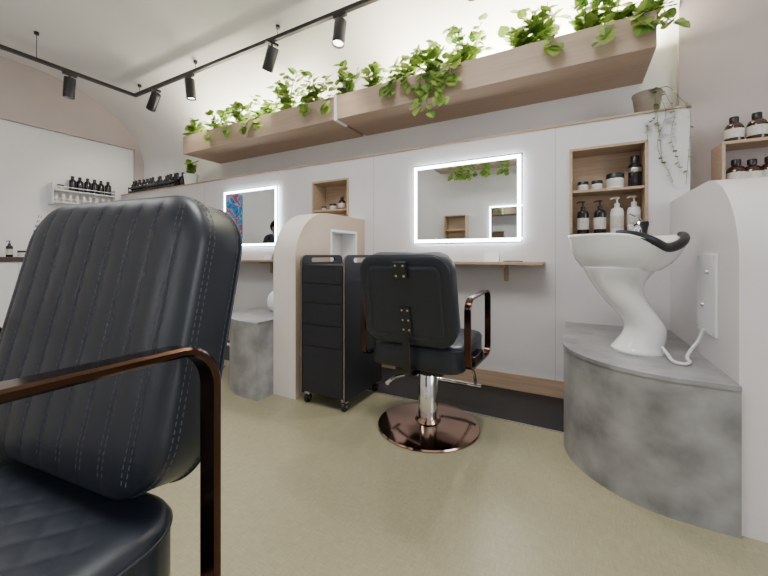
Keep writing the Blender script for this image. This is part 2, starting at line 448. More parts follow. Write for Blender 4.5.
bm = NB(); lathe(bm, [(0,0),(.065,0),(.085,.02),(.097,.06),(.094,.10),(.075,.14),(.045,.158),(0,.160)], seg=32); obj('body', bm, M['ceramic'], t, smooth='all')
t = thing('supply_panel', 'white water supply panel fixed to the right arched divider', 'panel', (.49, 1.93, .79))
bm = NB(); box(bm, -.010, 0, -.115, .115, -.165, .165, .004); obj('plate', bm, M['panel_grey'], t)
for yy, zz in ((-.03,.09),(.03,-.05)):
    bm = NB(); lathe(bm, [(0,0),(.009,0),(.009,.006),(.007,.009),(0,.009)], (-.010,yy,zz), 14, Matrix.Rotation(-PI/2,3,'Y')); obj('knob', bm, M['steel'], t, smooth=True)
for yy in (-.1,.1):
    for zz in (-.15,.15):
        bm = NB(); lathe(bm, [(0,0),(.004,0),(.003,.002),(0,.002)], (-.010,yy,zz), 8, Matrix.Rotation(-PI/2,3,'Y')); obj('screw', bm, M['steel'], t)
bm = NB()
hp = cat([(.325,1.93,.56),(.345,1.88,.530),(.352,1.82,.517),(.38,1.79,.517),(.405,1.82,.519),(.41,1.88,.525),(.435,1.93,.55),(.462,1.94,.59),(.472,1.925,.64)], 14)
sc = [1+.12*math.sin(k*2.2) for k in range(len(hp))]
tube(bm, hp, .0065, 8, scales=sc); tag(obj('water_hose', bm, M['white'], smooth=True), 'thin pale water hose from the wash basin foot to the supply panel', 'hose')

# ------------------------------------------------------------ styling chair (faces local +Y)
def chair(label, loc, rz, dz, detail):
    t = thing('styling_chair', label, 'chair', loc, rz)
    bm = NB(); lathe(bm, [(0,0),(.278,0),(.282,.006),(.278,.013),(.22,.022),(.10,.030),(.072,.034),(.066,.05),(.062,.055),(0,.055)], seg=64); obj('base_plate', bm, M['bronze_plate'], t, smooth=True)
    bm = NB(); lathe(bm, [(.0,.05),(.054,.05),(.054,.29),(.048,.298),(0,.298)], seg=28); obj('pump_cylinder', bm, M['chrome'], t, smooth=True)
    bm = NB(); lathe(bm, [(0,.29),(.038,.29),(.038,.34+dz),(0,.34+dz)], seg=24); obj('piston', bm, M['chrome'], t, smooth=True)
    bm = NB(); sweep(bm, cat([(-.04,.0,.27),(-.12,.02,.26),(-.22,.05,.22),(-.27,.07,.18)],8), circ(.010,8)); lathe(bm, [(0,-.045),(.014,-.045),(.014,.045),(0,.045)], (-.27,.07,.18), 10, Matrix.Rotation(PI/2,3,'X')); obj('pump_lever', bm, M['chrome'], t, smooth=True)
    bm = NB(); box(bm, -.13,.13,-.15,.15,.330+dz,.372+dz,.010); obj('seat_plate', bm, M['black'], t)
    bm = NB()
    for s in (-1,1): tube(bm, cat([(s*.12,.12,.355+dz),(s*.15,.26,.33+dz),(s*.17,.34,.22+dz),(s*.175,.37,.13+dz)],6), .010, 8)
    tube(bm, [(-.21,.37,.13+dz),(.21,.37,.13+dz)], .015, 12); obj('footrest', bm, M['chrome'], t, smooth=True)
    def sf(x, z, e):
        if e < .045: return 0
        g = 0
        for q in ((x+z)/.062, (x-z)/.062):
            g = max(g, max(0, 1-abs(math.sin(PI*q))**.4))
        return -.0012*g*min(1,(e-.045)/.01)
    mx = Matrix(((1,0,0,0),(0,0,1,.02),(0,1,0,.435+dz),(0,0,0,1)))
    bm = NB(); p = cushion(bm, .250,.25,.08,.050,.024,.014,.05, sf, 130 if detail else 60, 120 if detail else 30, mx)
    obj('seat', bm, M['leather'], t, smooth='all')
    bm = NB(); sweep(bm, [mx @ q for q in p], circ(.0030,6), closed=True); obj('seat_piping', bm, M['leather'], t, smooth='all')
    SPC = .050; W, H = .240, .228
    def bf(x, z, e):
        return -.0036*max(0, 1-abs(math.sin(PI*x/SPC))**.45) * min(1,max(0,(e-.006)/.03))
    def bb(x, z, e):
        return .004*math.exp(-((e-.05)/.006)**2)
    mb = Matrix.Translation((0,-.262,.735+dz)) @ Matrix.Rotation(math.radians(13),4,'X')
    bm = NB(); p = cushion(bm, W,H,.090,.034,.032,.014,.080, bf, 190 if detail else 90, 90 if detail else 64, mb, -.01, bb)
    back = obj('backrest', bm, M['leather'], t, smooth='all')
    bm = NB(); sweep(bm, [mb @ Vector((q.x,-.034,q.z)) for q in p], circ(.0024,6), closed=True); obj('piping', bm, M['leather'], back, smooth='all')
    if detail:
        for yy in (.032,.023,-.026):
            bm = NB(); dashes(bm, [Vector((q.x*1.0015,yy,q.z*1.0015)) for q in p], .006,.0045,.0008, mb); obj('stitching', bm, M['thread'], back)
        for k in range(-4, 5):
            for off_ in (-.0045,.0045):
                x = k*SPC+off_
                if abs(x) > .21: continue
                pp = []
                for j in range(25):
                    z = -.195+.39*j/24; e = min(H-abs(z), W-abs(x))
                    pr_ = 1 if e >= .08 else (1-(1-e/.08)**2.3)**(1/2.3)
                    xs = x*(1-.01*z/H)
                    pp.append(Vector((xs,.034+.032*pr_+bf(x,z,e)+.0004,z)))
                bm = NB(); dashes(bm, pp, .0055,.0045,.0006, mb, False); obj('stitching', bm, M['thread'], back)
    bm = NB(); sweep(bm, cat([(0,-.10,.345+dz),(0,-.23,.345+dz),(0,-.276,.375+dz),(0,-.286,.45+dz),(0,-.294,.53+dz)],6), rect(.008,.036,.002), up=(1,0,0)); obj('back_bracket', bm, M['black'], t)
    bm = NB(); box(bm, -.028,.028,-.012,0,-.065,.065,.003, mb @ Matrix.Translation((0,-.046,-.09))); obj('lower_plate', bm, M['black'], t)
    bm = NB(); box(bm, -.034,.034,-.026,0,-.042,.042,.004, mb @ Matrix.Translation((-.0,-.044,.160))); obj('headrest_socket', bm, M['black'], t)
    for (a, b, c) in ((-.015,-.04,-.012),(.015,-.04,-.012),(-.015,-.09,-.012),(.015,-.09,-.012),(-.015,-.14,-.012),(.015,-.14,-.012),(-.02,.185,-.026),(.02,.185,-.026),(-.02,.135,-.026),(.02,.135,-.026)):
        bm = NB(); lathe(bm, [(0,0),(.006,0),(.005,.003),(0,.004)], (0,0,0), 10, Matrix.Rotation(PI/2,3,'X'))
        mm = mb @ Matrix.Translation((a,-.044+c,b))
        for v in bm.verts: v.co = mm @ v.co
        obj('bolt', bm, M['steel'], t)
    for s in (-1,1):
        pts = []
        y0, y1, z0, z1, r = -.225, .145, (.41 if not detail else .345)+dz, .740+dz, .055
        cs = [(y1-r,z0+r,-PI/2),(y1-r,z1-r,0),(y0+r,z1-r,PI/2),(y0+r,z0+r,PI)]
        for cy, cz, a0 in cs:
            for k in range(9):
                a = a0+k/8*PI/2; y = cy+r*math.cos(a); z = cz+r*math.sin(a)
                xx = .284+.012*(y-y0)/(y1-y0)
                pts.append((s*xx, y, z+(.018*(y-y0)/(y1-y0) if z > z0+.2 else 0)))
        bm = NB(); sweep(bm, pts, rect(.012,.032,.003), closed=True, up=(1,0,0))
        obj('armrest', bm, M['bronze'], t, smooth=True)
        bm = NB(); box(bm, min(s*.235,s*.285), max(s*.235,s*.285), -.09,.08,z0+.001,z0+.031,.003); obj('arm_mount', bm, M['bronze'], t)
    return t
ch2 = chair('black leather styling chair with its back to the camera facing the near mirror', (-.72,1.835,0), 0, 0, False)
place(ch2, (-2.80,1.76,0), 'black styling chair mostly hidden behind the large foreground chair back', math.radians(-8))
chair('large black channel stitched styling chair in the left foreground facing the camera', (-.707,.060,0), math.radians(186.6), .085, True)

# ------------------------------------------------------------ trolley
t = thing('salon_trolley', 'black salon trolley with five drawers in front of the middle arched divider', 'trolley', (-1.548,1.714,0))
W_, D_ = .35, .45
bm = NB(); box(bm, .018,W_-.018,.018,D_-.01,.075,.875,.002); obj('body', bm, M['black_lam'], t)
bm = NB(); box(bm, .016,W_-.016,.01,D_,.875,.887,.002); obj('top_tray', bm, M['black'], t)
for x0, x1 in ((0,.016),(W_-.016,W_)):
    o = [(0,.07),(D_,.07)]; r = .045
    for k in range(9): a = k/8*PI/2; o.append((D_-r+r*math.cos(a), .95-r+r*math.sin(a)))
    for k in range(9): a = PI/2+k/8*PI/2; o.append((r+r*math.cos(a), .95-r+r*math.sin(a)))
    h = []
    for cy, a0 in ((D_-.11,-PI/2),(.11,PI/2)):
        for k in range(9): a = a0+k/8*PI; h.append((cy+.015*math.cos(a), .918+.015*math.sin(a)))
    bm = NB(); prism(bm, o, [h], lambda a,b,c: (c,a,b), x0+.001, x1-.001); sp = obj('side_panel', bm, M['black_lam'], t)
    bm = NB(); sweep(bm, [((x0+x1)/2, max(.001,min(D_-.001,a)), b) for a, b in o], rect(.003,.008,.0005), closed=True, up=(1,0,0)); obj('edge_band', bm, M['ply'], sp)
for a, b in ((.775,.868),(.655,.765),(.520,.645),(.385,.510),(.085,.375)):
    bm = NB(); box(bm, .020,W_-.020,.0,.018,a,b,.002); d = obj('drawer', bm, M['black_lam'], t)
    bm = NB(); box(bm, .022,W_-.022,.004,.016,b+.0005,b+.009); obj('grip_gap', bm, M['black'], d)
for x in (.03, W_-.03):
    for y in (.04, D_-.04):
        bm = NB(); lathe(bm, [(0,-.012),(.026,-.012),(.03,-.006),(.03,.006),(.026,.012),(0,.012)], (x,y,.03), 18, Matrix.Rotation(PI/2,3,'Y')); c = obj('caster', bm, M['black'], t, smooth=True)
        bm = NB(); box(bm, x-.018,x+.018,y-.012,y+.012,.052,.075,.002); lathe(bm, [(0,-.016),(.008,-.016),(.008,.016),(0,.016)], (x,y,.03), 10, Matrix.Rotation(PI/2,3,'Y')); obj('caster_fork', bm, M['steel'], c)

# ------------------------------------------------------------ bottles
def bottle(kind, name, label, loc, group=None, s=1.0, rz=0):
    t = thing(name, label, {'jar':'jar','tube':'tube'}.get(kind,'bottle'), loc, rz, group)
    if kind in ('pump_black','pump_white'):
        m = M['dark_glass'] if kind == 'pump_black' else M['white']
        bm = NB(); lathe(bm, [(0,0),(.031*s,0),(.033*s,.004*s),(.033*s,.125*s),(.028*s,.143*s),(.013*s,.152*s),(.013*s,.160*s),(0,.160*s)]); obj('body', bm, m, t, smooth=True)
        bm = NB(); lathe(bm, [(0,.158*s),(.014*s,.158*s),(.014*s,.175*s),(.005*s,.178*s),(.005*s,.200*s),(.012*s,.202*s),(.012*s,.21*s),(0,.212*s)], seg=14)
        tube(bm, [(0,0,.206*s),(-.02*s,-.012*s,.206*s),(-.034*s,-.02*s,.198*s)], .0045*s, 6); obj('pump', bm, M['black'] if kind == 'pump_black' else M['cream'], t, smooth=True)
        bm = NB(); lathe(bm, [(.0335*s,.03*s),(.0338*s,.032*s),(.0338*s,.10*s),(.0335*s,.102*s)]); obj('label_band', bm, M['label'], t, smooth=True)
    elif kind == 'jar':
        bm = NB(); lathe(bm, [(0,0),(.034*s,0),(.036*s,.003),(.036*s,.052*s),(0,.052*s)]); obj('body', bm, M['white'], t, smooth=True)
        bm = NB(); lathe(bm, [(0,.05*s),(.038*s,.05*s),(.038*s,.072*s),(.036*s,.075*s),(0,.075*s)]); obj('lid', bm, M['black'], t, smooth=True)
        bm = NB(); lathe(bm, [(.0363*s,.012*s),(.0367*s,.013*s),(.0367*s,.04*s),(.0363*s,.041*s)]); obj('label_band', bm, M['label'], t, smooth=True)
    elif kind == 'amber':
        bm = NB(); lathe(bm, [(0,0),(.036*s,0),(.038*s,.004),(.038*s,.075*s),(.03*s,.094*s),(.016*s,.102*s),(.016*s,.108*s),(0,.108*s)]); obj('body', bm, M['amber'], t, smooth=True)
        bm = NB(); lathe(bm, [(0,.106*s),(.019*s,.106*s),(.019*s,.13*s),(.017*s,.133*s),(0,.133*s)]); obj('cap', bm, M['black'], t, smooth=True)
        bm = NB(); lathe(bm, [(.0385*s,.02*s),(.0388*s,.021*s),(.0388*s,.066*s),(.0385*s,.067*s)]); obj('label_band', bm, M['label'], t, smooth=True)
    elif kind == 'tall':
        bm = NB(); lathe(bm, [(0,0),(.032*s,0),(.034*s,.004),(.034*s,.13*s),(.022*s,.145*s),(0,.145*s)]); obj('body', bm, M['dark_glass'], t, smooth=True)
        bm = NB(); lathe(bm, [(0,.143*s),(.023*s,.143*s),(.023*s,.185*s),(.021*s,.188*s),(0,.188*s)]); obj('cap', bm, M['black'], t, smooth=True)
        bm = NB(); lathe(bm, [(.0345*s,.09*s),(.0348*s,.091*s),(.0348*s,.115*s),(.0345*s,.116*s)]); obj('label_band', bm, M['steel'], t, smooth=True)
    elif kind == 'small':
        bm = NB(); lathe(bm, [(0,0),(.026*s,0),(.027*s,.003),(.027*s,.10*s),(.012*s,.118*s),(0,.118*s)], seg=12); obj('body', bm, M['dark_glass'], t, smooth=True)
        bm = NB(); lathe(bm, [(0,.116*s),(.013*s,.116*s),(.013*s,.145*s),(0,.145*s)], seg=12); obj('cap', bm, M['black'], t, smooth=True)
    elif kind == 'tube':
        bm = NB(); lathe(bm, [(0,.02*s),(.02*s,.02*s),(.024*s,.05*s),(.02*s,.13*s),(.006*s,.14*s),(0,.14*s)], seg=12); obj('body', bm, M['cream'], t, smooth=True)
        bm = NB(); lathe(bm, [(0,0),(.018*s,0),(.018*s,.022*s),(0,.022*s)], seg=12); obj('cap', bm, M['white'], t, smooth=True)
    return t
NB_ = 1.07+.016; NS = 1.07+.300
bottle('pump_black','pump_bottle','black pump bottle with white label at the left end of the niche bottom', (X(583,2.68),2.68,NB_), 'pump bottles in the right niche', 1.05)
bottle('pump_black','pump_bottle','black pump bottle beside the white pumps in the right niche', (X(600,2.68),2.68,NB_), 'pump bottles in the right niche', 1.05)
bottle('pump_white','pump_bottle','white pump bottle next to the black pump bottles in the right niche', (X(617,2.67),2.67,NB_), 'pump bottles in the right niche', 1.1)
bottle('pump_white','pump_bottle','white pump bottle at the right end of the niche bottom', (X(634,2.68),2.68,NB_), 'pump bottles in the right niche', 1.12)
bottle('jar','product_jar','small white jar with black lid at the left end of the niche shelf', (X(583,2.68),2.68,NS), 'jars on the niche shelf', .85)
bottle('jar','product_jar','small white jar with black lid between two other jars on the niche shelf', (X(597,2.68),2.68,NS), 'jars on the niche shelf', .85)
bottle('jar','product_jar','largest white jar with black lid on the right niche shelf', (X(615,2.67),2.67,NS), 'jars on the niche shelf', 1.3)
bottle('tall','product_bottle','tall black bottle on the right niche shelf beside the large jar', (X(635,2.67),2.67,NS), None, 1.05)
bottle('amber','product_bottle','dark amber bottle on the shelf of the niche above the middle divider', (X(342,2.68),2.68,NS), None, .9)
bottle('jar','product_jar','small white jar with black lid in the niche above the middle divider', (X(333,2.68),2.68,NS), None, .85)
bottle('jar','product_jar','low white jar at the left in the niche above the middle divider', (X(324,2.68),2.68,NS), None, .6)

t = thing('product_shelf', 'oak shelf unit with amber bottles on the blush wall at the right edge', 'shelf', (.735,2.85,1.325))
bm = NB(); box(bm, 0,.016,-.18,0,-.0,.27,.002); obj('side_panel', bm, M['oak'], t)
for z in (0,.252):
    bm = NB(); box(bm, .016,.7,-.18,0,z,z+.018,.002); obj('shelf_board', bm, M['oak'], t)
for i,(px,row) in enumerate(((734,1),(757,1),(780,1),(736,0),(752,0),(770,0))):
    lab = ['amber bottle with white label nearest the end of the upper right wall shelf','amber bottle second from the end on the upper right wall shelf','amber bottle cut by the frame on the upper right wall shelf',
           'amber bottle nearest the end of the lower right wall shelf','amber bottle second from the end on the lower right wall shelf','amber bottle third along the lower right wall shelf'][i]
    bottle('amber','product_bottle',lab,(X(px,2.73),2.73,1.343+.252*row),'amber bottles on the right wall shelf',1.1+.05*(i%2))

proto = bottle('small','product_bottle','dark bottle in the row on the ledge at far left',(X(134,2.68),2.68,1.812),'dark bottles on the far left ledge',1.3)
for k in range(1,15):
    place(proto, (X(134+k*3.45,2.68)+random.uniform(-.01,.01),2.68+random.uniform(-.02,.02),1.812))
t = thing('display_rack', 'low black rack around the dark bottles on the far left ledge', 'rack', (-4.95,2.68,1.812))
for z in (.025,.075):
    bm = NB(); sweep(bm, [(-.57,-.07,z),(.52,-.07,z),(.52,.07,z),(-.57,.07,z)], rect(.004,.024,.001), closed=True, up=(0,0,1)); obj('rail', bm, M['black'], t)
for x in (-.57,-.2,.15,.52):
    bm = NB(); tube(bm, [(x,-.073,0),(x,-.073,.095)], .006, 6); obj('post', bm, M['black'], t)

t = thing('bottle_rack', 'white two tier wall rack with bottles on the far left wall', 'shelf', (-5.75,2.15,1.6))
for z in (0,.15):
    bm = NB(); box(bm, 0,.16,-.33,.33,z,z+.014,.002); obj('shelf_board', bm, M['white'], t)
    bm = NB(); tube(bm, [(.0,-.33,z+.05),(.155,-.33,z+.05),(.155,.33,z+.05),(0,.33,z+.05)], .006, 6); obj('rail', bm, M['white'], t)
for y in (-.33,.33):
    bm = NB(); box(bm, 0,.16,y-.005,y+.005,-.02,.24,.001); obj('end_panel', bm, M['white'], t)
pr2 = bottle('small','product_bottle','dark bottle on the upper tier of the white far left rack',(-5.66,2.42,1.764),'dark bottles on the white rack',1.35)
for k in range(1,6): place(pr2, (-5.66+random.uniform(-.02,.02), 2.42-k*.078, 1.764))
pr3 = bottle('tube','product_tube','pale tube on the lower tier of the white far left rack',(-5.66,2.43,1.614),'pale tubes on the white rack',.8)
for k in range(1,9): place(pr3, (-5.66, 2.43-k*.07, 1.614))
bottle('jar','product_jar','white jar on the upper tier of the white far left rack',(-5.66,1.91,1.764),None,.9)

t = thing('side_counter', 'dark wooden counter by the far left wall behind the foreground chair', 'counter', (-5.35,1.2,0))
bm = NB(); box(bm, -.35,.35,-.5,.5,.88,.93,.004); obj('top', bm, M['counter'], t)
bm = NB(); box(bm, -.33,.33,-.48,.48,.0,.88,.003); obj('body', bm, M['white'], t)
for k in range(3):
    bm = NB(); box(bm, .33,.345,-.47+k*.315,-.16+k*.315,.08,.87,.003); d = obj('door', bm, M['white'], t)
    bm = NB(); box(bm, .345,.358,-.33+k*.315,-.30+k*.315,.78,.84,.002); obj('handle', bm, M['steel'], d)
bottle('pump_black','pump_bottle','black pump bottle on the far left counter',(-5.12,1.32,.93),None,.8)
bottle('jar','product_jar','white jar on the far left counter',(-5.15,1.42,.93),None,.9)
bottle('tall','product_bottle','dark tall bottle on the far left counter',(-5.2,1.24,.93),None,.7)

# ------------------------------------------------------------ planters and plants
PYF, PZ0, PZ1 = 2.42, 2.105, 2.306
def planter(label, x0, x1, yf=PYF, yb=YB, rz=0):
    t = thing('planter_box', label, 'planter', (x0, yf, PZ0), rz, 'oak planter boxes')
    L = x1-x0; D = yb-yf; h = PZ1-PZ0
    bm = NB(); box(bm, 0,L,0,.018,0,h,.002); obj('front_board', bm, M['oak_pink'], t)
    bm = NB(); box(bm, 0,L,.018,D,0,.018); obj('bottom_board', bm, M['oak_pink'], t)
    for x in (0, L-.018):
        bm = NB(); box(bm, x,x+.018,.018,D,.018,h); obj('end_board', bm, M['oak_pink'], t)
    bm = NB(); box(bm, .018,L-.018,.018,.20,.018,h-.04); o = obj('soil', bm, M['soil'], t); o['kind'] = 'stuff'
    return t
planter('long oak planter of pothos above the near mirror', X(337,PYF), X(657,PYF))
planter('shorter looking oak planter of pothos above the far mirror', X(183,PYF), X(334,PYF))
bm = NB(); box(bm, X(334,PYF)+.003, X(337,PYF)-.003, PYF-.008, PYF+.16, PZ0-.012, PZ1+.006, .003)
tag(obj('planter_bracket', bm, M['white']), 'thin white bracket joining the two oak planters', 'bracket')
def leaf(bm, p, d, up, s):
    d = d.normalized(); side = d.cross(up)
    if side.length < .01: side = Vector((1,0,0))
    side.normalize(); n = side.cross(d)
    prof = [(0,0,0),(-.12,.30,.02),(.10,.50,.05),(.45,.50,.06),(.76,.29,.02)]
    c = [bm.verts.new(p+d*s*a+n*s*(.04-.25*(a*a)*.5)) for a in (0,.3,.65,1.02)]
    L = [bm.verts.new(p+d*s*a+side*s*b+n*s*h*1.6-n*s*.12*a*a) for a,b,h in prof[1:5]]
    Rr = [bm.verts.new(p+d*s*a-side*s*b+n*s*h*1.6-n*s*.12*a*a) for a,b,h in prof[1:5]]
    for S in (L, Rr):
        bm.faces.new((c[0],S[0],S[1],c[1])); bm.faces.new((c[1],S[1],S[2],c[2])); bm.faces.new((c[2],S[2],S[3],c[3]))
def pothos(name, label, x, y, z, H, spread, trail, seed, n=9, group='pothos plants in the planters', sz=.070, hang=0):
    rnd = random.Random(seed)
    t = thing(name, label, 'plant', (x, y, z), 0, group)
    bs_, bl = NB(), NB()
    for k in range(n):
        a = rnd.uniform(0, 2*PI); sp = spread*rnd.uniform(.4,1); h = H*rnd.uniform(.35,1)
        pts = [Vector((rnd.uniform(-.03,.03),rnd.uniform(-.03,.03),-.03)), Vector((sp*.35*math.cos(a), min(.10,sp*.3)*math.sin(a), h*.6)), Vector((sp*math.cos(a), min(.12,sp*.6)*math.sin(a), h)), ]
        if k < trail[0]:
            tx = rnd.uniform(-.08,.08)
            pts = [Vector((tx*.3,-.02,0)), Vector((tx*.6,-.07,.06)), Vector((tx,-.17,.02)), Vector((tx*1.3,-.18,-trail[1]*.5*rnd.uniform(.7,1.2))), Vector((tx*1.5+.02,-.175,-trail[1]*rnd.uniform(.7,1.1)))]
        path = cat(pts, 5)
        tube(bs_, path, .0028, 5)
        for i in range(2, len(path)):
            if rnd.random() < .25: continue
            tg = (path[i]-path[i-1]).normalized()
            b = rnd.uniform(0, 2*PI)
            out = Vector((math.cos(b), math.sin(b)*.8-.35, rnd.uniform(-.5,.5)))
            if k < trail[0] and i > 8: out = Vector((math.cos(b)*.8, -.7, rnd.uniform(-1.0,-.1)))
            d = (out+tg*.4).normalized()
            s = sz*rnd.uniform(.6,1.25)
            q = path[i]+d*.02
            tube(bs_, [path[i], q], .0015, 4)
            leaf(bl, q, d, Vector((rnd.uniform(-.3,.3), rnd.uniform(-1.1,.0), .8)).normalized(), s)
    for j in range(hang):               # stems hanging over a board that faces +y
        tx = rnd.uniform(-.1,.1)
        path = cat([Vector((tx*.4,0,.0)),Vector((tx*.7,.06,.04)),Vector((tx,.11,-.05)),Vector((tx*1.2,.11,-.30)),Vector((tx*1.3,.10,-.30-rnd.uniform(.0,.10)))],5)
        tube(bs_, path, .0028, 5)
        for i in range(6,len(path)):
            b = rnd.uniform(0,2*PI); d = Vector((math.cos(b)*.8,.6,rnd.uniform(-1,-.1))).normalized()
            leaf(bl, path[i], d, Vector((0,.7,.7)), .07*rnd.uniform(.7,1.2))
    obj('stems', bs_, M['stem'], t, smooth=True); obj('leaves', bl, M['leaf'], t, smooth=True, recalc=False)
    return t
YPL = 2.56; ZPL = PZ1-.03
spec = [ # px, height, spread, (n trailing, drop), n, text
 (199,.21,.18,(0,0),13,'small pothos at the left end of the far planter'),
 (220,.24,.19,(1,.08),13,'low pothos second along the far planter'),
 (243,.30,.19,(1,.06),14,'upright pothos between low ones on the far planter'),
 (266,.30,.21,(2,.10),15,'leafy pothos near the middle of the far planter'),
 (289,.45,.18,(0,0),18,'tallest pothos on the far planter'),
 (313,.30,.19,(1,.08),15,'spreading pothos at the right end of the far planter'),
 (348,.34,.20,(1,.06),16,'pothos at the left end of the near planter by the white bracket'),
 (374,.27,.13,(0,0),11,'small pothos left of the trailing ones on the near planter'),
 (407,.27,.16,(3,.10),16,'pothos trailing over the planter board left of the longest trailing one'),
 (435,.27,.15,(4,.28),17,'pothos with the longest trailing stems over the near planter'),
 (465,.38,.16,(2,.12),19,'tall bright pothos right of the trailing ones'),
 (520,.29,.13,(0,0),14,'upright pothos in the middle of the near planter'),
 (544,.34,.14,(1,.08),15,'tall bushy pothos right of the middle of the near planter'),
 (586,.25,.13,(0,0),12,'pothos under the top edge of the photo on the near planter'),
 (614,.25,.14,(1,.08),13,'pothos second from the right end of the near planter'),
 (648,.17,.12,(2,.08),11,'pothos spilling over the right end of the near planter')]
for i, (px, H, sp, tr, n, lab) in enumerate(spec):
    x = min(X(px, YPL), X(657,PYF)-.04)
    pothos('pothos_plant', lab, x, YPL, ZPL, H, sp, tr, 100+i, n)
pl = planter('oak planter on the opposite wall, seen only as a reflection', -.3, 1.9, -1.05, -.70)
pl.rotation_euler.z = PI; pl.location = (-.1,-1.05,2.53)
for k,(x) in enumerate((-1.9,-1.62,-1.34,-1.05,-.72,-.42)):
    pothos('pothos_plant', 'pothos on the opposite wall planter, seen only as a reflection', x, -1.12, 2.70, .12, .10, (0,0), 300+k, 4, 'pothos plants on the opposite wall', hang=4)
n3 = niche('oak niche box on the opposite wall, seen only as a reflection', (-1.75,-1.21,1.12), None); n3.rotation_euler.z = PI
t = pothos('potted_plant', 'small leafy plant in a white pot at the left end of the partition top', X(191,2.66),2.66,1.812+.13, .15, .07, (0,0), 55, 9, None, .055)
bm = NB(); lathe(bm, [(0,-.13),(.065,-.13),(.085,.0),(.08,.0),(.078,-.02),(0,-.02)]); obj('pot', bm, M['white'], t, smooth=True)
px_ = X(647,2.70)
t = thing('vine_pot', 'taupe pot with thin trailing vine on the partition top at right', 'plant', (px_,2.70,1.812))
bm = NB(); lathe(bm, [(0,0),(.056,0),(.060,.005),(.076,.125),(.080,.13),(.080,.14),(.073,.14),(.071,.12),(0,.12)], seg=28); obj('pot', bm, M['pot'], t, smooth=True)
rnd = random.Random(5); b1, b2 = NB(), NB()
for k in range(5):
    ex = (.02,.06,.10,.17,.01)[k]; dr = (.32,.44,.36,.46,.18)[k]
    pts = [Vector((rnd.uniform(-.02,.04),0,.12)), Vector((ex*.4+.01,-.08,.135)), Vector((ex*.7+.01,-.120,.05)), Vector((ex+.01,-.122,-.05)), Vector((ex+rnd.uniform(-.03,.04),-.12,-dr*.5)), Vector((ex+rnd.uniform(-.03,.05),-.12,-dr))]
    path = cat(pts, 6); tube(b1, path, .0013, 4)
    for i in range(4, len(path)):
        if rnd.random() < .2: continue
        b = rnd.uniform(0,2*PI); d = Vector((math.cos(b),-abs(math.sin(b))*.6,rnd.uniform(-.6,.3)))
        leaf(b2, path[i], d, Vector((0,-.4,1)).normalized(), rnd.uniform(.016,.027))
obj('vine_stems', b1, M['stem'], t); obj('vine_leaves', b2, M['leaf2'], t, smooth=True, recalc=False)

# ------------------------------------------------------------ track lighting
TZ, TX, TY = 2.90, -4.76, 2.32
t = thing('lighting_track', 'black L shaped ceiling lighting track hung on thin rods', 'track', (TX,TY,TZ))
bm = NB(); box(bm, -.018,5.2,-.018,.018,0,.034,.002); obj('rail', bm, M['black'], t)
bm = NB(); box(bm, -.018,.018,-3.2,-.018,0,.034,.002); obj('rail', bm, M['black'], t)
for (x,y) in ((.1,0),(1.2,0),(2.4,0),(3.6,0),(4.8,0),(0,-.9),(0,-2)):
    yy = TY+y; top = ZC-TZ
    if yy > YB-RC: top = ZC-RV+RV*math.sqrt(1-((yy-(YB-RC))/RC)**2)-TZ
    bm = NB(); tube(bm, [(x,y,.034),(x,y,top)], .003, 6); lathe(bm, [(0,top-.03),(.02,top-.03),(.02,top-.005),(0,top-.005)], (x,y,0), 12); obj('suspension_rod', bm, M['black'], t)
def spot(label, loc, tilt, rz, power):
    t = thing('track_spotlight', label, 'spotlight', loc, rz, 'black track spotlights')
    bm = NB(); box(bm, -.06,.06,-.015,.015,-.025,0,.002); obj('adapter', bm, M['black'], t)
    bm = NB(); tube(bm, [(0,0,-.02),(0,0,-.085)], .009, 8); obj('arm', bm, M['black'], t)
    mx = Matrix.Translation((0,0,-.105)) @ Matrix.Rotation(tilt,4,'X')
    bm = NB(); lathe(bm, [(0,.055),(.046,.055),(.05,.05),(.05,-.155),(.046,-.155),(.043,-.135),(0,-.135)], seg=24)
    for v in bm.verts: v.co = mx @ v.co
    h = obj('housing', bm, M['black'], t, smooth=True)
    bm = NB(); lathe(bm, [(0,-.1375),(.041,-.1375)], seg=20)
    for v in bm.verts: v.co = mx @ v.co
    obj('lens', bm, M['lamp_glow'], h)
    l = bpy.data.lights.new('spot_beam','SPOT'); l.energy = power; l.spot_size = math.radians(75); l.spot_blend = .8; l.shadow_soft_size = .04; l.color = (1,.93,.84)
    lo = bpy.data.objects.new('spot_beam', l); C.objects.link(lo); lo.parent = t; lo.matrix_local = mx @ Matrix.Translation((0,0,-.17))
    return t
R_ = math.radians
spot('track spotlight on the side rail near the top left corner', (TX,1.683,TZ), R_(8), PI/2, 30)
spot('strongly tilted track spotlight next to the track corner', (X(155,TY),TY,TZ), R_(45), R_(85), 30)
spot('upright track spotlight second along the long rail', (X(190,TY),TY,TZ), R_(6), 0, 35)
spot('tilted track spotlight third along the long rail', (X(272,TY),TY,TZ), R_(35), R_(75), 45)
spot('nearest upright track spotlight at the top of the photo', (X(340,TY),TY,TZ), R_(-10), 0, 50)
spot('track spotlight above the near planter cut by the top edge', (X(474,TY),TY,TZ), R_(-18), 0, 50)

# ------------------------------------------------------------ painting (seen in the far mirror)
t = thing('abstract_painting', 'blue and red abstract painting reflected in the far mirror', 'painting', (-5.75,.80,1.27))
bm = NB(); box(bm, 0,.035,-.36,.36,0,.85,.002); obj('canvas', bm, M['paint'], t)
bm = NB(); prism(bm, [(-.385,-.025),(.385,-.025),(.385,.875),(-.385,.875)], [[(-.36,0),(.36,0),(.36,.85),(-.36,.85)]], lambda a,b,c: (c,a,b), 0, .045); obj('frame', bm, M['white'], t)

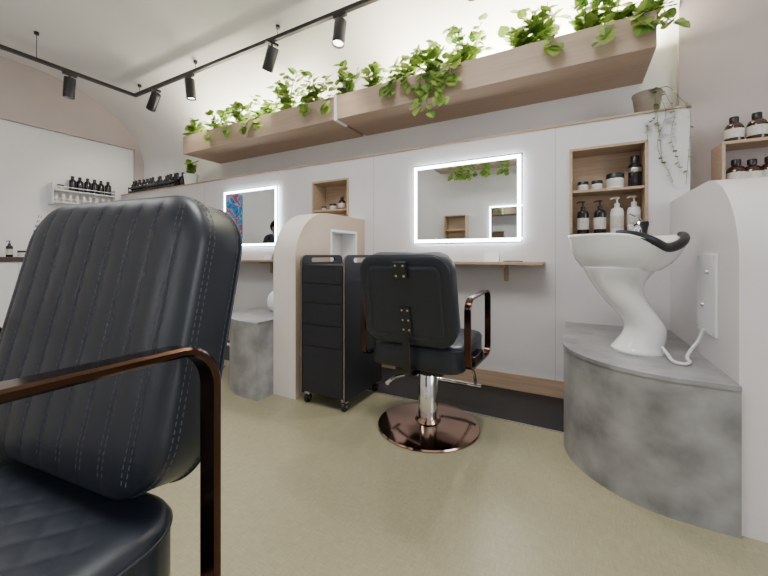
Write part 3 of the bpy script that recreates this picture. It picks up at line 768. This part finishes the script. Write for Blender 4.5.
# ------------------------------------------------------------ person (seen in the far mirror)
def skinned(name, verts, edges, radii, m, parent, sub=2, root=0):
    me = bpy.data.meshes.new(name); me.from_pydata(verts, edges, []); me.materials.append(m)
    o = bpy.data.objects.new(name, me); C.objects.link(o); o.parent = parent
    md = o.modifiers.new('Skin','SKIN'); md.use_smooth_shade = True
    sv = me.skin_vertices[0].data if me.skin_vertices else None
    if sv is None:
        bm = bmesh.new(); bm.from_mesh(me); lay = bm.verts.layers.skin.verify(); bm.to_mesh(me); bm.free(); sv = me.skin_vertices[0].data
    for i, r in enumerate(radii):
        sv[i].radius = (r, r) if not isinstance(r, tuple) else r
        sv[i].use_root = (i == root)
    s = o.modifiers.new('Sub','SUBSURF'); s.levels = sub; s.render_levels = sub
    return o
person = thing('person', 'person in dark clothes with black hair reflected in the far mirror', 'person', (-5.1,.18,0), math.radians(-47))
V = [(0,0,.88),(0,0,1.02),(0,0,1.17),(0,0,1.29),(0,.01,1.36),(0,.03,1.44),(0,.02,1.52)]
Rr = [(.15,.10),(.125,.09),(.145,.10),(.09,.07),.045,(.065,.075),(.07,.085)]
E = [(0,1),(1,2),(2,3),(3,4),(4,5),(5,6)]
for s in (-1,1):
    b = len(V); V += [(s*.085,0,.80),(s*.10,.01,.46),(s*.10,-.01,.10),(s*.11,.11,.04)]; Rr += [.085,.052,.034,.032]; E += [(0,b),(b,b+1),(b+1,b+2),(b+2,b+3)]
    b = len(V); V += [(s*.16,0,1.28),(s*.20,-.02,1.04),(s*.21,.06,.84),(s*.21,.08,.78)]; Rr += [.052,.038,.024,(.016,.034)]; E += [(3,b),(b,b+1),(b+1,b+2),(b+2,b+3)]
    hnd = b+3
    for k, (dy, l) in enumerate(((.03,.066),(.01,.075),(-.01,.07),(-.03,.055))):
        c = len(V); V += [(s*.21,.08+dy,.745),(s*.205,.085+dy,.745-l*.55),(s*.19,.088+dy,.745-l)]; Rr += [.0095,.0085,.0075]; E += [(hnd,c),(c,c+1),(c+1,c+2)]
    c = len(V); V += [(s*.20,.122,.79),(s*.19,.14,.755)]; Rr += [.011,.009]; E += [(hnd,c),(c,c+1)]
skinned('body', V, E, Rr, M['skin'], person)
V = [(0,0,.86),(0,0,1.02),(0,0,1.17),(0,0,1.30)]; Rr = [(.165,.115),(.14,.105),(.16,.115),(.10,.08)]; E = [(0,1),(1,2),(2,3)]
for s in (-1,1):
    b = len(V); V += [(s*.16,0,1.285),(s*.20,-.02,1.04),(s*.208,.05,.87)]; Rr += [.064,.05,.036]; E += [(3,b),(b,b+1),(b+1,b+2)]
skinned('shirt', V, E, Rr, M['shirt'], person)
V = [(0,0,.90)]; Rr = [(.16,.115)]; E = []
for s in (-1,1):
    b = len(V); V += [(s*.09,0,.80),(s*.10,.01,.46),(s*.10,-.01,.10)]; Rr += [.10,.068,.055]; E += [(0,b),(b,b+1),(b+1,b+2)]
skinned('trousers', V, E, Rr, M['shirt'], person)
for s in (-1,1):
    bm = NB(); cushion(bm, .048,.13,.045,.025,.02,.01,.03, None, 16, 20, Matrix(((1,0,0,s*.105),(0,0,1,.05),(0,1,0,.036),(0,0,0,1)))); obj('shoe', bm, M['black'], person, smooth='all')
    bm = NB(); bmesh.ops.create_uvsphere(bm, u_segments=12, v_segments=8, radius=.011); bmesh.ops.translate(bm, vec=(s*.03,.104,1.485), verts=bm.verts[:]); obj('eye', bm, M['black'], person, smooth='all')
bm = NB(); bmesh.ops.create_uvsphere(bm, u_segments=28, v_segments=18, radius=1)
for v in list(bm.verts):
    if v.co.z < -.1 and v.co.y > .15 or v.co.y > .72 and v.co.z < .45: bm.verts.remove(v)
for v in bm.verts: v.co = Vector((v.co.x*.098, v.co.y*.115, v.co.z*.12)) + Vector((0,.012,1.505))
obj('hair', bm, M['hair'], person, smooth='all')
bm = NB(); lathe(bm, [(0,.03),(.008,.01),(.013,-.012),(.006,-.018),(0,-.018)], (0,.108,1.465), 10); obj('nose', bm, M['skin'], person, smooth='all')
bm = NB(); box(bm, -.02,.02,.098,.106,1.428,1.436,.002); obj('mouth', bm, M['lip'], person)

# ------------------------------------------------------------ lights
def area(loc, rot, sx, sy, e, col=(1,1,1)):
    l = bpy.data.lights.new('area_light','AREA'); l.shape = 'RECTANGLE'; l.size = sx; l.size_y = sy; l.energy = e; l.color = col
    o = bpy.data.objects.new('area_light', l); C.objects.link(o); o.location = loc; o.rotation_euler = rot; return o
area((-.6,.5,3.1), (0,0,0), 1.4, .8, 62, (1,.99,.98))  # added ceiling fill above the camera, no fixture modelled
area((-3.6,.1,3.1), (0,0,0), 1.2, 1.0, 26, (1,.99,.98))  # added ceiling fill for the left side, out of view
area((2.9,.3,1.7), (0,math.radians(90),0), 1.8, 1.8, 56, (.89,.945,1))  # added cool side fill, the right wall has no window
area((X(500,2.75),2.74,2.30), (PI,0,0), 1.9, .14, 110, (1,.89,.69))
area((X(255,2.75),2.74,2.30), (PI,0,0), 1.9, .14, 66, (1,.90,.72))
w = bpy.data.worlds.new('world'); bpy.context.scene.world = w; w.use_nodes = True
w.node_tree.nodes['Background'].inputs[0].default_value = (.8,.85,.9,1); w.node_tree.nodes['Background'].inputs[1].default_value = .4

# ------------------------------------------------------------ camera
cd = bpy.data.cameras.new('camera'); cam = bpy.data.objects.new('camera', cd); C.objects.link(cam)
cd.sensor_width = 36; cd.lens = F/768*36; cd.shift_y = -33/768; cd.clip_start = .02
cam.location = (0,0,CZ); cam.rotation_euler = (PI/2, 0, math.radians(28.6))
bpy.context.scene.camera = cam
